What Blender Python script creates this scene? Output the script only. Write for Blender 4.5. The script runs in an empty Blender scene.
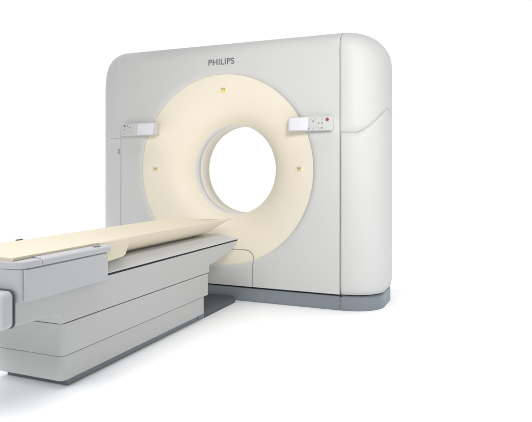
import bpy, bmesh, math, random
from mathutils import Vector, Matrix
random.seed(4)
sc = bpy.context.scene
COL = sc.collection

# ------------------------------------------------------------------ camera
cam_d = bpy.data.cameras.new("camera")
cam = bpy.data.objects.new("camera", cam_d)
COL.objects.link(cam)
cam.location = (1.9234, -3.7800, 0.966)
cam.rotation_euler = (math.radians(90), 0, math.radians(22.46))
cam_d.sensor_fit = 'HORIZONTAL'
cam_d.sensor_width = 36.0
cam_d.lens = 566.0 / 532.0 * 36.0
cam_d.shift_y = -41.0 / 532.0
cam_d.clip_end = 400
sc.camera = cam

# ------------------------------------------------------------------ world: a white studio backdrop behind, a dimmer room elsewhere
w = bpy.data.worlds.new("World")
sc.world = w
w.use_nodes = True
nt = w.node_tree
nt.nodes.clear()
wo = nt.nodes.new('ShaderNodeOutputWorld')
bg = nt.nodes.new('ShaderNodeBackground')
tc = nt.nodes.new('ShaderNodeTexCoord')
dt = nt.nodes.new('ShaderNodeVectorMath'); dt.operation = 'DOT_PRODUCT'
dt.inputs[1].default_value = (-0.37, 0.92, -0.15)       # towards the backdrop
rp = nt.nodes.new('ShaderNodeValToRGB')
mp = nt.nodes.new('ShaderNodeMapRange')
mp.inputs['From Min'].default_value = -1.0; mp.inputs['From Max'].default_value = 1.0
nt.links.new(tc.outputs['Generated'], dt.inputs[0])
nt.links.new(dt.outputs['Value'], mp.inputs['Value'])
nt.links.new(mp.outputs[0], rp.inputs[0])
nt.links.new(rp.outputs[0], bg.inputs[0])
nt.links.new(bg.outputs[0], wo.inputs[0])
cr = rp.color_ramp
cr.elements[0].position = 0.50
cr.elements[0].color = (0.20, 0.203, 0.21, 1)
cr.elements[1].position = 0.80
cr.elements[1].color = (1, 1, 1, 1)
bg.inputs[1].default_value = 1.04

# ------------------------------------------------------------------ key lamp and added, unseen fill lights
def area(name, loc, target, size, power, col=(1, 1, 1), spread=180):
    l = bpy.data.lights.new(name, 'AREA')
    l.shape = 'RECTANGLE'; l.size = size[0]; l.size_y = size[1]
    l.energy = power; l.color = col; l.spread = math.radians(spread)
    o = bpy.data.objects.new(name, l); COL.objects.link(o)
    o.location = loc
    o.rotation_euler = (Vector(target) - Vector(loc)).to_track_quat('-Z', 'Y').to_euler()
    return o
area('key_lamp', (3.4, -5.2, 3.0), (0.62, 0.0, 1.60), (1.6, 1.6), 15.5, (1, 0.985, 0.955), 44)
area('side_fill', (5.6, -3.0, 2.8), (1.1, 0.2, 1.4), (1.4, 1.8), 7.0, (1, 0.99, 0.97), 60)  # added unseen light, raises the highlight on the right cover
area('floor_fill', (-0.7, -5.0, 2.5), (-0.15, -2.15, 0.0), (1.4, 0.8), 2.7, (1, 1, 1), 30)  # added out of view to lift the floor shadow below the table foot
area('overhead_fill', (0.0, -3.85, 3.6), (0.0, -3.85, 0), (10.0, 7.2), 182, (1, 1, 1), 72)  # unseen, added to bring the front floor up to white
area('overhead_fill_right', (3.75, 0.55, 3.6), (3.75, 0.55, 0), (4.2, 3.2), 58, (1, 1, 1), 55)  # added unseen light that whitens the floor at the rear right
area('overhead_fill_left', (-3.1, 0.45, 3.6), (-3.1, 0.45, 0), (3.6, 3.2), 50, (1, 1, 1), 55)  # unseen counterpart on the left, added to brighten the dark rear floor

sc.view_settings.view_transform = 'Standard'
sc.view_settings.look = 'None'
sc.view_settings.exposure = 0.0
sc.view_settings.gamma = 1.0
sc.render.engine = 'CYCLES'

# ------------------------------------------------------------------ materials
def mat(name, col, rough=0.45, var=0.02, scale=6.0, bump=0.0, spec=0.4, metal=0.0, emit=0.0, coat=0.0):
    m = bpy.data.materials.new(name); m.use_nodes = True
    n = m.node_tree.nodes; L = m.node_tree.links
    b = n['Principled BSDF']
    b.inputs['Metallic'].default_value = metal
    b.inputs['Specular IOR Level'].default_value = spec
    b.inputs['Coat Weight'].default_value = coat
    tcn = n.new('ShaderNodeTexCoord')
    nz = n.new('ShaderNodeTexNoise'); nz.inputs['Scale'].default_value = scale
    nz.inputs['Detail'].default_value = 5
    L.new(tcn.outputs['Object'], nz.inputs['Vector'])
    mx = n.new('ShaderNodeMix'); mx.data_type = 'RGBA'
    mx.inputs[6].default_value = tuple(c * (1 - var) for c in col) + (1,)
    mx.inputs[7].default_value = tuple(min(1, c * (1 + var)) for c in col) + (1,)
    L.new(nz.outputs['Fac'], mx.inputs[0])
    L.new(mx.outputs[2], b.inputs['Base Color'])
    mr = n.new('ShaderNodeMapRange')
    mr.inputs['To Min'].default_value = max(0.02, rough - 0.05)
    mr.inputs['To Max'].default_value = min(1, rough + 0.05)
    L.new(nz.outputs['Fac'], mr.inputs['Value'])
    L.new(mr.outputs[0], b.inputs['Roughness'])
    if bump:
        n2 = n.new('ShaderNodeTexNoise'); n2.inputs['Scale'].default_value = 420
        L.new(tcn.outputs['Object'], n2.inputs['Vector'])
        bp = n.new('ShaderNodeBump'); bp.inputs['Strength'].default_value = bump
        bp.inputs['Distance'].default_value = 0.0006
        L.new(n2.outputs['Fac'], bp.inputs['Height'])
        L.new(bp.outputs[0], b.inputs['Normal'])
    if emit:
        b.inputs['Emission Color'].default_value = col + (1,)
        b.inputs['Emission Strength'].default_value = emit
    return m
M = {
    'white': mat('gantry_white_plastic', (0.615, 0.618, 0.612), 0.46, 0.015, 3, 0.12),
    'table': mat('table_white_plastic', (0.53, 0.54, 0.53), 0.45, 0.015, 3, 0.12),
    'housing': mat('housing_grey_plastic', (0.52, 0.53, 0.545), 0.45, 0.015, 3, 0.12),
    'cream': mat('cream_plastic', (0.845, 0.785, 0.655), 0.5, 0.015, 3, 0.10),
    'liner': mat('pale_bore_liner', (0.84, 0.80, 0.71), 0.5, 0.015, 3, 0.10),
    'pad': mat('cream_couch_shell', (0.75, 0.68, 0.53), 0.5, 0.015, 4, 0.10),
    'ring': mat('scan_window_film', (0.74, 0.73, 0.745), 0.4, 0.03, 9),
    'slate': mat('slate_grey_plinth', (0.225, 0.255, 0.285), 0.42, 0.04, 5, 0.15),
    'dslate': mat('dark_slate_plate', (0.10, 0.115, 0.13), 0.5, 0.05, 6, 0.15),
    'black': mat('black_rubber', (0.012, 0.013, 0.016), 0.55, 0.1, 20),
    'dark': mat('dark_inner_frame', (0.03, 0.03, 0.034), 0.7, 0.1, 8),
    'line': mat('seam_grey', (0.16, 0.15, 0.13), 0.6, 0.05, 20),
    'letter': mat('logo_grey', (0.14, 0.15, 0.16), 0.4, 0.03, 20),
    'panel': mat('panel_white', (0.60, 0.61, 0.60), 0.4, 0.01, 8),
    'screen': mat('panel_display', (0.74, 0.74, 0.78), 0.25, 0.01, 10, emit=0.04),
    'button': mat('button_grey', (0.30, 0.30, 0.30), 0.5, 0.05, 30),
    'red': mat('stop_red', (0.36, 0.06, 0.07), 0.35, 0.04, 30),
    'amber': mat('laser_lens', (0.85, 0.72, 0.16), 0.2, 0.05, 40),
    'lens2': mat('laser_lens_dim', (0.76, 0.62, 0.24), 0.25, 0.05, 40),
    'bezel': mat('laser_bezel', (0.42, 0.37, 0.28), 0.5, 0.05, 30),
    'floor': mat('studio_floor_white', (0.95, 0.953, 0.965), 0.75, 0.006, 1.2, spec=0.1),
}

# ------------------------------------------------------------------ helpers
def link(name, bm, m, parent=None, smooth=True, angle=40):
    bmesh.ops.recalc_face_normals(bm, faces=bm.faces[:])
    me = bpy.data.meshes.new(name)
    if smooth:
        ca = math.radians(angle)
        for f in bm.faces: f.smooth = True
        for ed in bm.edges:
            if len(ed.link_faces) == 2 and ed.calc_face_angle(0) > ca: ed.smooth = False
    bm.to_mesh(me); bm.free()
    o = bpy.data.objects.new(name, me)
    me.materials.append(m)
    COL.objects.link(o)
    if parent is not None:
        o.parent = parent
        o.matrix_parent_inverse = Matrix.Translation(-parent.location)
    return o

def thing(name, label, cat, loc=(0, 0, 0)):
    o = bpy.data.objects.new(name, None); COL.objects.link(o)
    o.location = loc; o.empty_display_size = 0.2
    o['label'] = label; o['category'] = cat
    return o

def wn(o):
    m = o.modifiers.new('weighted', 'WEIGHTED_NORMAL'); m.keep_sharp = True; m.weight = 50
    return o

def solid(o, t, off=-1.0):
    s = o.modifiers.new('thickness', 'SOLIDIFY'); s.thickness = t; s.offset = off
    s.use_quality_normals = True
    return o

def grid(bm, rows, close=False):
    vr = [[bm.verts.new(p) for p in r] for r in rows]
    for i in range(len(vr) - 1):
        n = len(vr[i])
        for j in range(n if close else n - 1):
            k = (j + 1) % n
            try: bm.faces.new((vr[i][j], vr[i][k], vr[i + 1][k], vr[i + 1][j]))
            except ValueError: pass
    return vr

def prism(poly, x0, x1, axis='x'):
    """poly of (a,b) extruded along an axis: x -> (y,z), z -> (x,y), y -> (x,z)"""
    bm = bmesh.new()
    def P(a, b, t):
        return {'x': (t, a, b), 'z': (a, b, t), 'y': (a, t, b)}[axis]
    lo = [bm.verts.new(P(a, b, x0)) for a, b in poly]
    hi = [bm.verts.new(P(a, b, x1)) for a, b in poly]
    bm.faces.new(lo); bm.faces.new(hi[::-1])
    n = len(poly)
    for i in range(n):
        j = (i + 1) % n
        bm.faces.new((lo[i], lo[j], hi[j], hi[i]))
    bmesh.ops.recalc_face_normals(bm, faces=bm.faces[:])
    return bm

def bevel(bm, r, seg=4, sel=None):
    es = [ed for ed in bm.edges if (sel is None or sel(ed)) and ed.calc_face_angle(0) > 0.35]
    bmesh.ops.bevel(bm, geom=es, offset=r, segments=seg, profile=0.5, affect='EDGES', clamp_overlap=True)
    return bm

def box(x0, x1, y0, y1, z0, z1, r=0.0, seg=4, rv=None):
    """box; rv rounds the vertical edges first"""
    bm = prism([(x0, y0), (x1, y0), (x1, y1), (x0, y1)], z0, z1, 'z')
    if rv:
        bevel(bm, rv, 8, lambda ed: abs(ed.verts[0].co.z - ed.verts[1].co.z) > 1e-5)
    if r:
        bevel(bm, r, seg, (lambda ed: abs(ed.verts[0].co.z - ed.verts[1].co.z) < 1e-5) if rv else None)
    return bm

def lathe(bm, prof, cz, n=160):
    """revolve (r, y) about the bore axis"""
    rows = []
    for r, y in prof:
        rows.append([(r * math.sin(2 * math.pi * k / n), y, cz + r * math.cos(2 * math.pi * k / n)) for k in range(n)])
    return grid(bm, rows, close=True)

def tube(bm, pts, r, n=8):
    rows = []
    for i, p in enumerate(pts):
        p = Vector(p)
        a = Vector(pts[max(0, i - 1)]); b = Vector(pts[min(len(pts) - 1, i + 1)])
        t = (b - a).normalized()
        up = Vector((0, 1, 0.01)) if abs(t.y) < 0.9 else Vector((0, 0, 1))
        s = t.cross(up).normalized(); q = s.cross(t)
        rows.append([p + s * r * math.cos(2 * math.pi * k / n) + q * r * math.sin(2 * math.pi * k / n) for k in range(n)])
    vr = grid(bm, rows, close=True)
    bm.faces.new(vr[0]); bm.faces.new(vr[-1][::-1])

def disc(bm, c, nrm, r, h, n=20, r2=None):
    nrm = Vector(nrm).normalized(); c = Vector(c)
    a = nrm.orthogonal().normalized(); b = nrm.cross(a)
    rr = [(r, 0), (r, h * 0.7), ((r2 or r * 0.85), h)]
    rows = [[c + nrm * hh + a * q * math.cos(2 * math.pi * k / n) + b * q * math.sin(2 * math.pi * k / n) for k in range(n)] for q, hh in rr]
    vr = grid(bm, rows, close=True)
    bm.faces.new(vr[0][::-1]); bm.faces.new(vr[-1])

# ------------------------------------------------------------------ setting
bm = box(-4.5, 5.5, -6.5, 0.85, -0.02, 0.0, 0.0)
fl = link('floor', bm, M['floor']); fl['kind'] = 'structure'

# ------------------------------------------------------------------ scanner gantry
D = 0.68            # depth
XS = 1.182          # half width
SX = 0.906          # seam
GAP = 0.003
CZ = 0.97           # bore axis height
ZB = 0.112          # bottom of covers
ZR, HR, YR = 1.815, 0.12, 0.15     # start, height, depth of front-top rounding
ZW, HW, XW = 1.745, 0.19, 0.19     # side-top rounding
ZT = ZR + HR
def y0(z):
    if z <= ZR: return 0.0
    t = min(1, (z - ZR) / HR)
    return YR * (1 - math.sqrt(max(0, 1 - t * t)))
def hw(z):
    if z <= ZW: return XS
    t = min(1, (z - ZW) / HW)
    return XS - XW * (1 - math.sqrt(max(0, 1 - t ** 2.0)))
def plan(s, z, inset=0.0, gap=GAP):
    """right cover outline, s 0..1 from the front seam round to the rear seam"""
    yf = y0(z); w_ = hw(z) - inset
    by = 0.225 + (D / 2 - yf - 0.225 - 0.004) * min(1, max(0, (z - ZW + 0.10) / (HW * 0.75 + 0.10))) ** 1.5 if z > ZW - 0.10 else 0.225
    ax = w_ - SX - gap
    def fr(s):
        if s < 0.4:
            th = s / 0.4 * math.pi / 2
            return SX + gap + ax * math.sin(th) ** 0.96, yf + inset + by * (1 - max(0, math.cos(th)) ** 0.96)
        return w_, yf + inset + by + (s - 0.4) / 0.1 * (D / 2 - yf - inset - by)
    if s <= 0.5: return fr(s)
    x, y = fr(1 - s)
    return x, D - y
WV = [(0, 1.222), (.05, 1.219), (.1, 1.222), (.15, 1.241), (.2, 1.272), (.25, 1.306), (.3, 1.340), (.35, 1.368), (.4, 1.388), (.45, 1.399), (.5, 1.403)]
def wave(s):
    if s > 0.5: s = 1 - s
    for (a, za), (b, zb) in zip(WV, WV[1:]):
        if s <= b + 1e-9:
            t = (s - a) / (b - a)
            return za + (zb - za) * t
    return WV[-1][1]
NS = 80
SS = [i / NS for i in range(NS + 1)]
gan = thing('scanner_gantry', 'large white gantry block with a cream ring round its open bore', 'medical scanner', (0, 0.34, 0))

def mirror(pts, sgn): return [(sgn * x, y, z) for x, y, z in pts]
for sgn in (1, -1):
    # lower side cover
    bm = bmesh.new(); rows = []
    for i in range(25):
        t = i / 24
        r = []
        for s in SS:
            z = ZB + (wave(s) - 0.0005 - ZB) * t
            x, y = plan(s, z, 0.010 * max(0, 1 - (z - ZB) / 0.03) ** 2, 0.006)
            r.append((x, y, z))
        rows.append(mirror(r, sgn))
    grid(bm, rows)
    solid(link('side_cover', bm, M['white'], gan, angle=60), 0.014, -1 if True else 1)
    # upper shoulder cover
    bm = bmesh.new(); rows = []
    for i in range(13):
        t = i / 12
        r = []
        for s in SS:
            zl = wave(s) + 0.0005
            z = zl + (ZW - zl) * t
            x, y = plan(s, z); r.append((x, y, z))
        rows.append(mirror(r, sgn))
    NT = 22
    for i in range(1, NT + 1):
        ph = i / NT * math.pi / 2
        z = ZW + HW * math.sin(ph)
        rows.append(mirror([plan(s, z) + (z,) for s in SS], sgn))
    vr = grid(bm, rows)
    top = vr[-1]
    for j in range(NS // 2):
        a, b, c, d = top[j], top[j + 1], top[NS - j - 1], top[NS - j]
        fs = [a, b, c, d] if c is not b else [a, b, d]
        try: bm.faces.new(fs)
        except ValueError: pass
    bmesh.ops.remove_doubles(bm, verts=bm.verts[:], dist=1e-6)
    solid(link('shoulder_cover', bm, M['white'], gan, angle=60), 0.014)

# front and rear panels, each with a round opening
def face_panel(name, rear):
    R0, R1 = 0.758, 0.713
    bm = bmesh.new()
    def yy(y): return D - y if rear else y
    N = 240
    def outer(th):
        dx, dz = math.sin(th), math.cos(th)
        k = SX / abs(dx) if abs(dx) > 1e-9 else 1e9
        kz = ((ZR - CZ) / dz) if dz > 1e-9 else ((ZB - CZ) / dz if dz < -1e-9 else 1e9)
        k = min(k, kz)
        return dx * k, CZ + dz * k
    ths = [2 * math.pi * k / N for k in range(N)]
    cor = [math.atan2(sx, ZR - CZ) for sx in (SX, -SX)] + [math.atan2(sx, ZB - CZ) for sx in (SX, -SX)]
    for c in cor:
        c %= 2 * math.pi
        k = min(range(N), key=lambda i: abs((ths[i] - c + math.pi) % (2 * math.pi) - math.pi))
        ths[k] = c
    rows = []
    for q in range(13):                      # rounded lip of the opening
        a = q / 12 * math.pi / 2
        r = R0 - (R0 - R1) * math.sin(a); y = 0.022 * (1 - math.cos(a))
        rows.append([(r * math.sin(t), yy(y), CZ + r * math.cos(t)) for t in ths])
    rows = rows[::-1]
    rows.append([(outer(t)[0], yy(0), outer(t)[1]) for t in ths])
    vr = grid(bm, rows, close=True)
    topv = sorted([v for v in vr[-1] if abs(v.co.z - ZR) < 1e-6], key=lambda v: v.co.x)
    prev = topv
    for i in range(1, 15):
        a = i / 14 * math.pi / 2
        z = ZR + HR * math.sin(a); y = YR * (1 - math.cos(a))
        cur = [bm.verts.new((v.co.x, yy(y), z)) for v in topv]
        for j in range(len(cur) - 1): bm.faces.new((prev[j], prev[j + 1], cur[j + 1], cur[j]))
        prev = cur
    cur = [bm.verts.new((v.co.x, yy(D / 2 - 0.002), ZT)) for v in topv]
    for j in range(len(cur) - 1): bm.faces.new((prev[j], prev[j + 1], cur[j + 1], cur[j]))
    o = link(name, bm, M['white'], gan, angle=60)
    return wn(solid(o, 0.012))
face_panel('front_panel', False)
face_panel('rear_panel', True)

# cream funnel, scan window band, bore liner, rear funnel
def bez(p0, p1, p2, p3, n):
    out = []
    for i in range(n + 1):
        t = i / n; u = 1 - t
        out.append(tuple(u**3*a + 3*u*u*t*b + 3*u*t*t*c + t**3*d for a, b, c, d in zip(p0, p1, p2, p3)))
    return out
FUN = bez((0.712, 0.020), (0.56, 0.040), (0.400, 0.065), (0.350, 0.222), 40)
def funnel_y(r):
    for (ra, ya), (rb, yb) in zip(FUN, FUN[1:]):
        if rb <= r <= ra: return ya + (yb - ya) * (ra - r) / (ra - rb)
    return FUN[0][1]
bm = bmesh.new()
lathe(bm, [(0.722, 0.026), (0.7150, 0.0215)] + FUN + [(0.3532, 0.2226)], CZ)
link('bore_funnel', bm, M['cream'], gan, angle=50)
bm = bmesh.new()
lathe(bm, [(0.3508, 0.2224), (0.3516, 0.316)], CZ)
solid(link('scan_window', bm, M['ring'], gan), 0.003, 1)
bm = bmesh.new()
lathe(bm, [(0.3530, 0.3161), (0.3515, 0.3175), (0.3515, 0.4572)], CZ)
solid(link('bore_liner', bm, M['liner'], gan), 0.004, 1)
bm = bmesh.new()
lathe(bm, [(r, D - y) for r, y in [(0.722, 0.026)] + FUN + [(0.3535, 0.2226)]], CZ)
link('rear_funnel', bm, M['cream'], gan, angle=50)

# dark inner frame seen only through the panel gaps
bm = bmesh.new()
N = 120
zz0, zz1 = 0.108, ZR - 0.02
def outr(t, hx, z0_, z1_):
    dx, dz = math.sin(t), math.cos(t)
    k = min(hx / abs(dx) if abs(dx) > 1e-9 else 1e9, ((z1_ - CZ) / dz) if dz > 1e-9 else ((z0_ - CZ) / dz if dz < -1e-9 else 1e9))
    return dx * k, CZ + dz * k
ths = [2 * math.pi * k / N for k in range(N)]
rows = []
for y, out in ((0.030, False), (0.030, True), (D - 0.030, True), (D - 0.030, False)):
    if out: rows.append([(outr(t, XS - 0.21, zz0, ZT - 0.16)[0], y, outr(t, XS - 0.21, zz0, ZT - 0.16)[1]) for t in ths])
    else: rows.append([(0.722 * math.sin(t), y, CZ + 0.722 * math.cos(t)) for t in ths])
vr = grid(bm, rows, close=True)
for j in range(N):
    k = (j + 1) % N
    bm.faces.new((vr[3][j], vr[3][k], vr[0][k], vr[0][j]))
link('inner_frame', bm, M['dark'], gan, smooth=False)
for sgn in (1, -1):       # rubber behind the seams beside the front panel
    link('seam_gasket', box(sgn * SX - 0.012, sgn * SX + 0.012, 0.0145, 0.029, 0.06, 1.80), M['black'], gan, smooth=False)

# plinth in three lengths
def plinth_poly(inset):
    pts = []
    for s in SS: pts.append(plan(s, 0.3, inset))
    return pts
for sgn in (1, -1):
    bm = bmesh.new(); rows = []
    for z, ins in ((0.0, 0.012), (0.080, 0.012), (0.090, 0.013), (0.097, 0.018), (0.104, 0.030)):
        rows.append([(sgn * x, y, z) for x, y in plinth_poly(ins)])
    vr = grid(bm, rows)
    for r, fl_ in ((vr[-1], 1), (vr[0], 0)):
        for j in range(NS // 2):
            a, b, c, d = r[j], r[j + 1], r[NS - j - 1], r[NS - j]
            try: bm.faces.new([a, b, c, d] if c is not b else [a, b, d])
            except ValueError: pass
    for r in vr: pass
    bm.faces.new([r[0] for r in vr] + [r[-1] for r in vr][::-1])
    link('plinth_end', bm, M['slate'], gan, angle=35)
bm = box(-SX + 0.001, SX - 0.001, 0.012, D - 0.012, 0.0, 0.098, 0.006)
link('plinth', bm, M['slate'], gan)
bm = box(-SX + 0.002, SX - 0.002, 0.022, D - 0.022, 0.0985, 0.111)
link('base_gap_strip', bm, M['black'], gan)

# latch of the left cover
bm = box(-0.932, -0.921, -0.006, 0.006, 1.094, 1.138, 0.002)
link('latch', bm, M['button'], gan)

# access cover seam below the bore, lying on the panel and the funnel
def surf(x, z):
    r = math.hypot(x, z - CZ)
    if r >= 0.758: return 0.0
    if r >= 0.713: return 0.022 * (1 - math.sqrt(max(0, 1 - ((0.758 - r) / 0.045) ** 2)))
    return funnel_y(r)
pts = []
path = [(0.256, 0.113 + i * 0.012) for i in range(17)]
for i in range(1, 13):
    a = i / 12 * math.pi / 2
    path.append((0.186 + 0.07 * math.cos(a), 0.305 + 0.07 * math.sin(a)))
path += [(0.186 - i * 0.0155, 0.375) for i in range(1, 25)]
full = path
full = full + []
for sgn_end in (1,):
    for x, z in full:
        pts.append((x, surf(x, z) - 0.0004, z))
mir = []
for i in range(1, 13):
    a = i / 12 * math.pi / 2
    mir.append((-0.186 - 0.07 * math.sin(a), 0.305 + 0.07 * math.cos(a)))
mir += [(-0.256, 0.305 - i * 0.012) for i in range(1, 17)]
for x, z in mir: pts.append((x, surf(x, z) - 0.0004, z))
bm = bmesh.new(); tube(bm, pts, 0.0022, 6)
link('access_cover_seam', bm, M['line'], gan)

# wordmark on the front panel
cu = bpy.data.curves.new('wordmark', 'FONT')
cu.body = "PHILIPS"; cu.size = 0.060; cu.align_x = 'CENTER'; cu.extrude = 0.0012; cu.offset = 0.0003
cu.space_character = 1.06
tmp = bpy.data.objects.new('tmp_text', cu); COL.objects.link(tmp)
bpy.context.view_layer.update()
me = bpy.data.meshes.new_from_object(tmp.evaluated_get(bpy.context.evaluated_depsgraph_get()))
bpy.data.objects.remove(tmp)
xs_ = [v.co.x for v in me.vertices]; ys_ = [v.co.y for v in me.vertices]
kx = 0.214 / (max(xs_) - min(xs_)); ky = 0.045 / (max(ys_) - min(ys_))
cxm = (max(xs_) + min(xs_)) / 2
for v in me.vertices:
    x, y, z = v.co
    v.co = ((x - cxm) * kx, -0.0013 - z, 1.752 + (y - min(ys_)) * ky)
me.materials.append(M['letter'])
wm = bpy.data.objects.new('wordmark', me); COL.objects.link(wm)
wm.parent = gan; wm.matrix_parent_inverse = Matrix.Translation(-gan.location)

# control panels either side of the ring
def control_panel(sgn):
    X0, X1 = 0.545, 0.868
    zb, zt = 1.236, 1.336
    yb, yt = -0.052, -0.038
    bm = prism([(0.006, zb + 0.012), (0.006, zt - 0.004), (yt, zt), (yb, zb)], sgn * X0, sgn * X1, 'x')
    bevel(bm, 0.005, 3)
    cp = link('control_panel', bm, M['panel'], gan)
    n = Vector((0, -(zt - zb), (yt - yb) * -1)).normalized()
    n = Vector((0, -(zt - zb), (yt - yb))).normalized()
    if n.y > 0: n = -n
    def P(x, v):                         # x across from the screen end, v 0..1 up the face
        return Vector((x, yb + (yt - yb) * v, zb + (zt - zb) * v))
    # display
    sx0, sx1 = (0.556, 0.694) if sgn > 0 else (-0.715, -0.566)
    bm = bmesh.new()
    c = [P(sx0, .07) + n * 0.0003, P(sx1, .07) + n * 0.0003, P(sx1, .94) + n * 0.0003, P(sx0, .94) + n * 0.0003]
    lo = [bm.verts.new(p) for p in c]; hi = [bm.verts.new(p + n * 0.004) for p in c]
    bm.faces.new(hi); bm.faces.new(lo)
    for i in range(4): bm.faces.new((lo[i], lo[(i + 1) % 4], hi[(i + 1) % 4], hi[i]))
    bmesh.ops.recalc_face_normals(bm, faces=bm.faces[:]); bevel(bm, 0.003, 3)
    link('display', bm, M['screen'], cp)
    # buttons: rows as on the photograph
    if sgn > 0:
        bl = [(.715, .84), (.748, .84), (.731, .66), (.710, .32), (.700, .16), (.733, .14), (.754, .30), (.772, .52), (.795, .80), (.795, .52), (.795, .18), (.772, .2)]
        for i, (x, v) in enumerate(bl):
            bm = bmesh.new(); disc(bm, P(x, v), n, 0.0062 if i % 3 else 0.0052, 0.003, 14)
            link('button', bm, M['button'] if i in (2, 7, 9, 4, 10) else M['bezel2'], cp)
        bm = bmesh.new(); disc(bm, P(.832, .76), n, 0.0115, 0.007, 24)
        link('stop_button', bm, M['red'], cp)
    else:
        bl = [(-.842, .82), (-.842, .5), (-.842, .18), (-.815, .8), (-.815, .52), (-.815, .22), (-.788, .66), (-.788, .36), (-.757, .6), (-.757, .3)]
        for i, (x, v) in enumerate(bl):
            bm = bmesh.new(); disc(bm, P(x, v), n, 0.0055, 0.003, 14)
            link('button', bm, M['button'] if i in (1, 3, 6) else M['bezel2'], cp)
        bm = bmesh.new(); disc(bm, P(-.842, .82) , n, 0.0075, 0.004, 20)
        link('stop_button', bm, M['letter'], cp)
M['bezel2'] = mat('button_pale', (0.50, 0.51, 0.50), 0.5, 0.05, 30)
control_panel(1); control_panel(-1)

# three positioning laser windows in the funnel
for ang in (0, 90, -90):
    t = math.radians(ang); r = 0.603 if ang else 0.597
    dr = 0.01
    y = funnel_y(r); sl = (funnel_y(r - dr) - funnel_y(r + dr)) / (2 * dr)
    rad = Vector((math.sin(t), 0, math.cos(t))); tan = Vector((math.cos(t), 0, -math.sin(t)))
    n = (Vector((0, -1, 0)) - rad * sl).normalized()
    u = tan; v = n.cross(u).normalized()
    if ang: u = Vector((1 if ang < 0 else 1, 0, 0)); u = (u - n * u.dot(n)).normalized(); v = n.cross(u).normalized()
    c = Vector((0, y, CZ)) + rad * r
    def slab(hu, hv, h0, h1, bv, off=Vector((0, 0, 0))):
        bm = bmesh.new()
        cs = [c + off + u * a + v * b for a, b in ((-hu, -hv), (hu, -hv), (hu, hv), (-hu, hv))]
        lo = [bm.verts.new(p + n * h0) for p in cs]; hi = [bm.verts.new(p + n * h1) for p in cs]
        bm.faces.new(hi); bm.faces.new(lo)
        for i in range(4): bm.faces.new((lo[i], lo[(i + 1) % 4], hi[(i + 1) % 4], hi[i]))
        bmesh.ops.recalc_face_normals(bm, faces=bm.faces[:]); bevel(bm, bv, 3)
        return bm
    hd = link('laser_window', slab(0.028, 0.021, -0.008, 0.0025, 0.002), M['cream'], gan)
    up = v if v.z > 0 else -v
    link('lens', slab(0.020 if not ang else 0.015, 0.011 if not ang else 0.009, 0.0030, 0.0045, 0.0007, -up * 0.004), M['amber'] if not ang else M['lens2'], hd)
    link('hood', slab(0.017, 0.0030, 0.0027, 0.0085, 0.001, up * 0.011), M['bezel'], hd)

# ------------------------------------------------------------------ patient table
TC = -0.045
tab = thing('patient_table', 'long low white patient table with a cream cradle, in front of the ring', 'scanner table', (TC, -1.1, 0))
def tl(name, bm, m, parent=None, **k):
    o = link(name, bm, m, parent or tab, **k)
    return o if name == 'cradle' else wn(o)
XR = 0.16; XL = 2 * TC - XR
tl('plinth', box(XL + 0.022, XR - 0.026, -1.776, -0.595, 0.0, 0.052, 0.004), M['slate'])
tl('plinth_end', box(XL + 0.022, XR - 0.022, -0.593, -0.518, 0.0, 0.046, 0.004), M['slate'])
tl('lower_cover', box(XL + 0.004, XR - 0.004, -1.832, -0.534, 0.038, 0.1475, 0.004, 3, rv=0.03), M['table'])
tl('middle_cover', box(XL, XR, -1.838, -0.486, 0.1500, 0.2905, 0.003, 3, rv=0.03), M['table'])
tl('inner_frame', box(XL + 0.02, XR - 0.02, -1.80, -0.56, 0.06, 0.46), M['dark'])
C = [(-2.125, 0.352), (-2.125, 0.452), (-0.050, 0.4535), (-0.100, 0.424), (-0.160, 0.399), (-0.260, 0.372), (-0.380, 0.352),
     (-0.455, 0.345), (-0.486, 0.338), (-0.486, 0.2935), (-1.838, 0.2935), (-1.840, 0.318), (-1.852, 0.332), (-1.875, 0.340), (-1.93, 0.345)]
bm = prism(C, XL, XR); 
bevel(bm, 0.006, 3, lambda ed: abs(ed.verts[0].co.x - ed.verts[1].co.x) < 1e-5 and ed.verts[0].co.z < 0.45)
tl('upper_cover', bm, M['table'], angle=35)
tl('black_trim', box(XL - 0.001, XR + 0.001, -2.10, -0.056, 0.4545, 0.4610, 0.001), M['black'])
# sloping deck above the trim
bm = bmesh.new()
lo = [(XL, -2.1), (XR, -2.1), (XR, -0.040), (XL, -0.040)]
mid = lo
hi = [(XL + 0.05, -2.1), (XR - 0.05, -2.1), (XR - 0.05, -0.215), (XL + 0.05, -0.215)]
rows = [[(x, y, 0.4615) for x, y in lo], [(x, y, 0.467) for x, y in mid], [(x, y, 0.514) for x, y in hi]]
vr = grid(bm, rows, close=True); bm.faces.new(vr[0][::-1]); bm.faces.new(vr[-1])
bmesh.ops.recalc_face_normals(bm, faces=bm.faces[:]); bevel(bm, 0.003, 3)
tl('top_deck', bm, M['white'], angle=35)  # lighter white than the table covers, standing in for light from above
tl('cradle_rail', box(TC - 0.07, TC + 0.07, -2.0, -0.47, 0.5145, 0.55, 0.004), M['table'])

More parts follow.
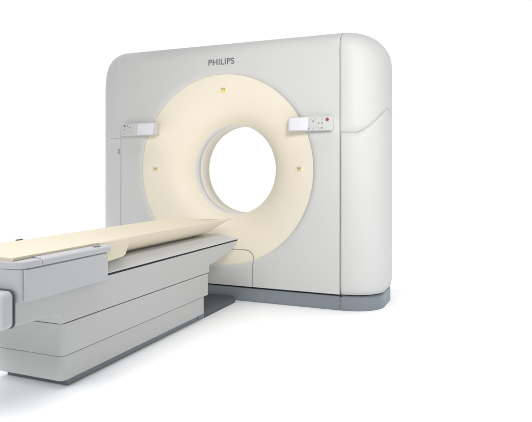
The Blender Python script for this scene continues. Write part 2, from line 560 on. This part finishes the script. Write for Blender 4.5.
# foot end
def rounded_xz(x0, x1, z0, z1, ya, yb, rv, r):
    bm = prism([(x0, z0), (x1, z0), (x1, z1), (x0, z1)], ya, yb, 'y')
    bevel(bm, rv, 6, lambda ed: abs(ed.verts[0].co.y - ed.verts[1].co.y) > 1e-5)
    return bevel(bm, r, 3, lambda ed: abs(ed.verts[0].co.y - ed.verts[1].co.y) < 1e-5) if r else bm
tl('end_cap_gasket', rounded_xz(2 * TC - 0.189, 0.189, 0.349, 0.501, -2.1282, -2.1248, 0.025, 0), M['letter'])
tl('end_cap', rounded_xz(2 * TC - 0.186, 0.186, 0.352, 0.498, -2.185, -2.1285, 0.025, 0.012), M['housing'])
bm = box(2 * TC - 0.204, 0.204, -2.122, -1.595, 0.4465, 0.5785)
bevel(bm, 0.055, 10, lambda ed: abs(ed.verts[0].co.z - ed.verts[1].co.z) > 1e-5 and ed.verts[0].co.y < -2.05)
bevel(bm, 0.004, 3, lambda ed: abs(ed.verts[0].co.z - ed.verts[1].co.z) < 1e-5)
hs = tl('foot_housing', bm, M['housing'])
def lip(ya, yb, rv):
    bm = bmesh.new()
    def ring(ins, z): return [(x, y, z) for x, y in ((2 * TC - 0.216 + ins, ya + (ins if rv else 0)), (0.216 - ins, ya + (ins if rv else 0)), (0.216 - ins, yb), (2 * TC - 0.216 + ins, yb))]
    vr = grid(bm, [ring(0.006, 0.5795), ring(0.0045, 0.5815), ring(0.004, 0.585), ring(0.004, 0.597), ring(0.0055, 0.602), ring(0.010, 0.606), ring(0.018, 0.6085), ring(0.050, 0.6115)], close=True)
    bm.faces.new(vr[0][::-1]); bm.faces.new(vr[-1])
    bmesh.ops.recalc_face_normals(bm, faces=bm.faces[:])
    return bm
tl('side_lip', lip(-2.0065, -1.572, 0), M['housing'], hs)
bm = box(2 * TC - 0.211, 0.211, -2.125, -2.0085, 0.5795, 0.6075, 0, 3)
bevel(bm, 0.06, 10, lambda ed: abs(ed.verts[0].co.z - ed.verts[1].co.z) > 1e-5 and ed.verts[0].co.y < -2.05)
bevel(bm, 0.007, 3, lambda ed: min(ed.verts[0].co.z, ed.verts[1].co.z) > 0.60)
tl('corner_lip', bm, M['housing'], hs)
for sx in (0.2025, 2 * TC - 0.2125):
    tl('side_panel', box(sx, sx + 0.010, -2.098, -1.592, 0.4485, 0.5735, 0.003, 3), M['housing'], hs)

for sx in (0.190, 2 * TC - 0.190):      # small release buttons let into the lips
    tl('release_button', box(sx - 0.008, sx + 0.008, -1.668, -1.628, 0.606, 0.6128, 0.002), M['letter'], hs)
tl('rail_stop', box(-0.268, -0.256, -1.690, -1.650, 0.606, 0.6262, 0.003), M['letter'], hs)

# cradle: shallow trough with a raked front end
def cradle_rows(y0_, y1_, W, zt, th, n=36, m=24):
    top, bot = [], []
    ys = []
    for i in range(n + 1):
        t = i / n
        ys.append(y0_ + (y1_ - y0_) * (1 - (1 - t) ** 1.8))
    rows = []
    for y in ys:
        k = min(1, max(0, (y1_ - y) / 0.25))
        d = 0.006 + (th - 0.006) * (1 - (1 - k) ** 2)
        ring = []
        for j in range(m + 1):
            q = -1 + 2 * j / m
            ring.append((TC + W * q, y, zt - 0.016 * (1 - q * q) * min(1, max(0, (y + 1.50) / 0.4))))
        for j in range(m + 1):
            q = 1 - 2 * j / m
            a = abs(q)
            zb = zt - 0.007 - d * (1 - a ** 2.9)
            ring.append((TC + W * q, y, zb))
        rows.append(ring)
    return rows
bm = bmesh.new()
vr = grid(bm, cradle_rows(-2.112, -0.155, 0.208, 0.6215, 0.097), close=True)
bm.faces.new(vr[0]); bm.faces.new(vr[-1][::-1])
cd = tl('cradle', bm, M['pad'], angle=45)
bm = prism([(-1.600, 0.6215), (-1.372, 0.6185), (-1.362, 0.606), (-1.400, 0.538), (-1.424, 0.530), (-1.560, 0.522), (-1.600, 0.522)], 0.1575, 0.1705)
bevel(bm, 0.004, 3)
tl('side_flap', bm, M['pad'], cd, angle=35)

# dark floor plate between plinth and gantry
pts = [(XL + 0.022, -0.5165), (0.138, -0.5165)]
for i in range(0, 9):
    a = i / 8 * math.pi / 2
    pts.append((0.138 - 0.06 * (1 - math.cos(a)), -0.062 + 0.06 * math.sin(a)))
for i in range(0, 9):
    a = i / 8 * math.pi / 2
    pts.append((XL + 0.022 + 0.06 * (1 - math.sin(a)), -0.062 + 0.06 * math.cos(a)))
bm = prism(pts, 0.0, 0.036, 'z'); bevel(bm, 0.01, 3, lambda ed: min(v.co.z for v in ed.verts) > 0.03)
tl('floor_plate', bm, M['dslate'], angle=40)
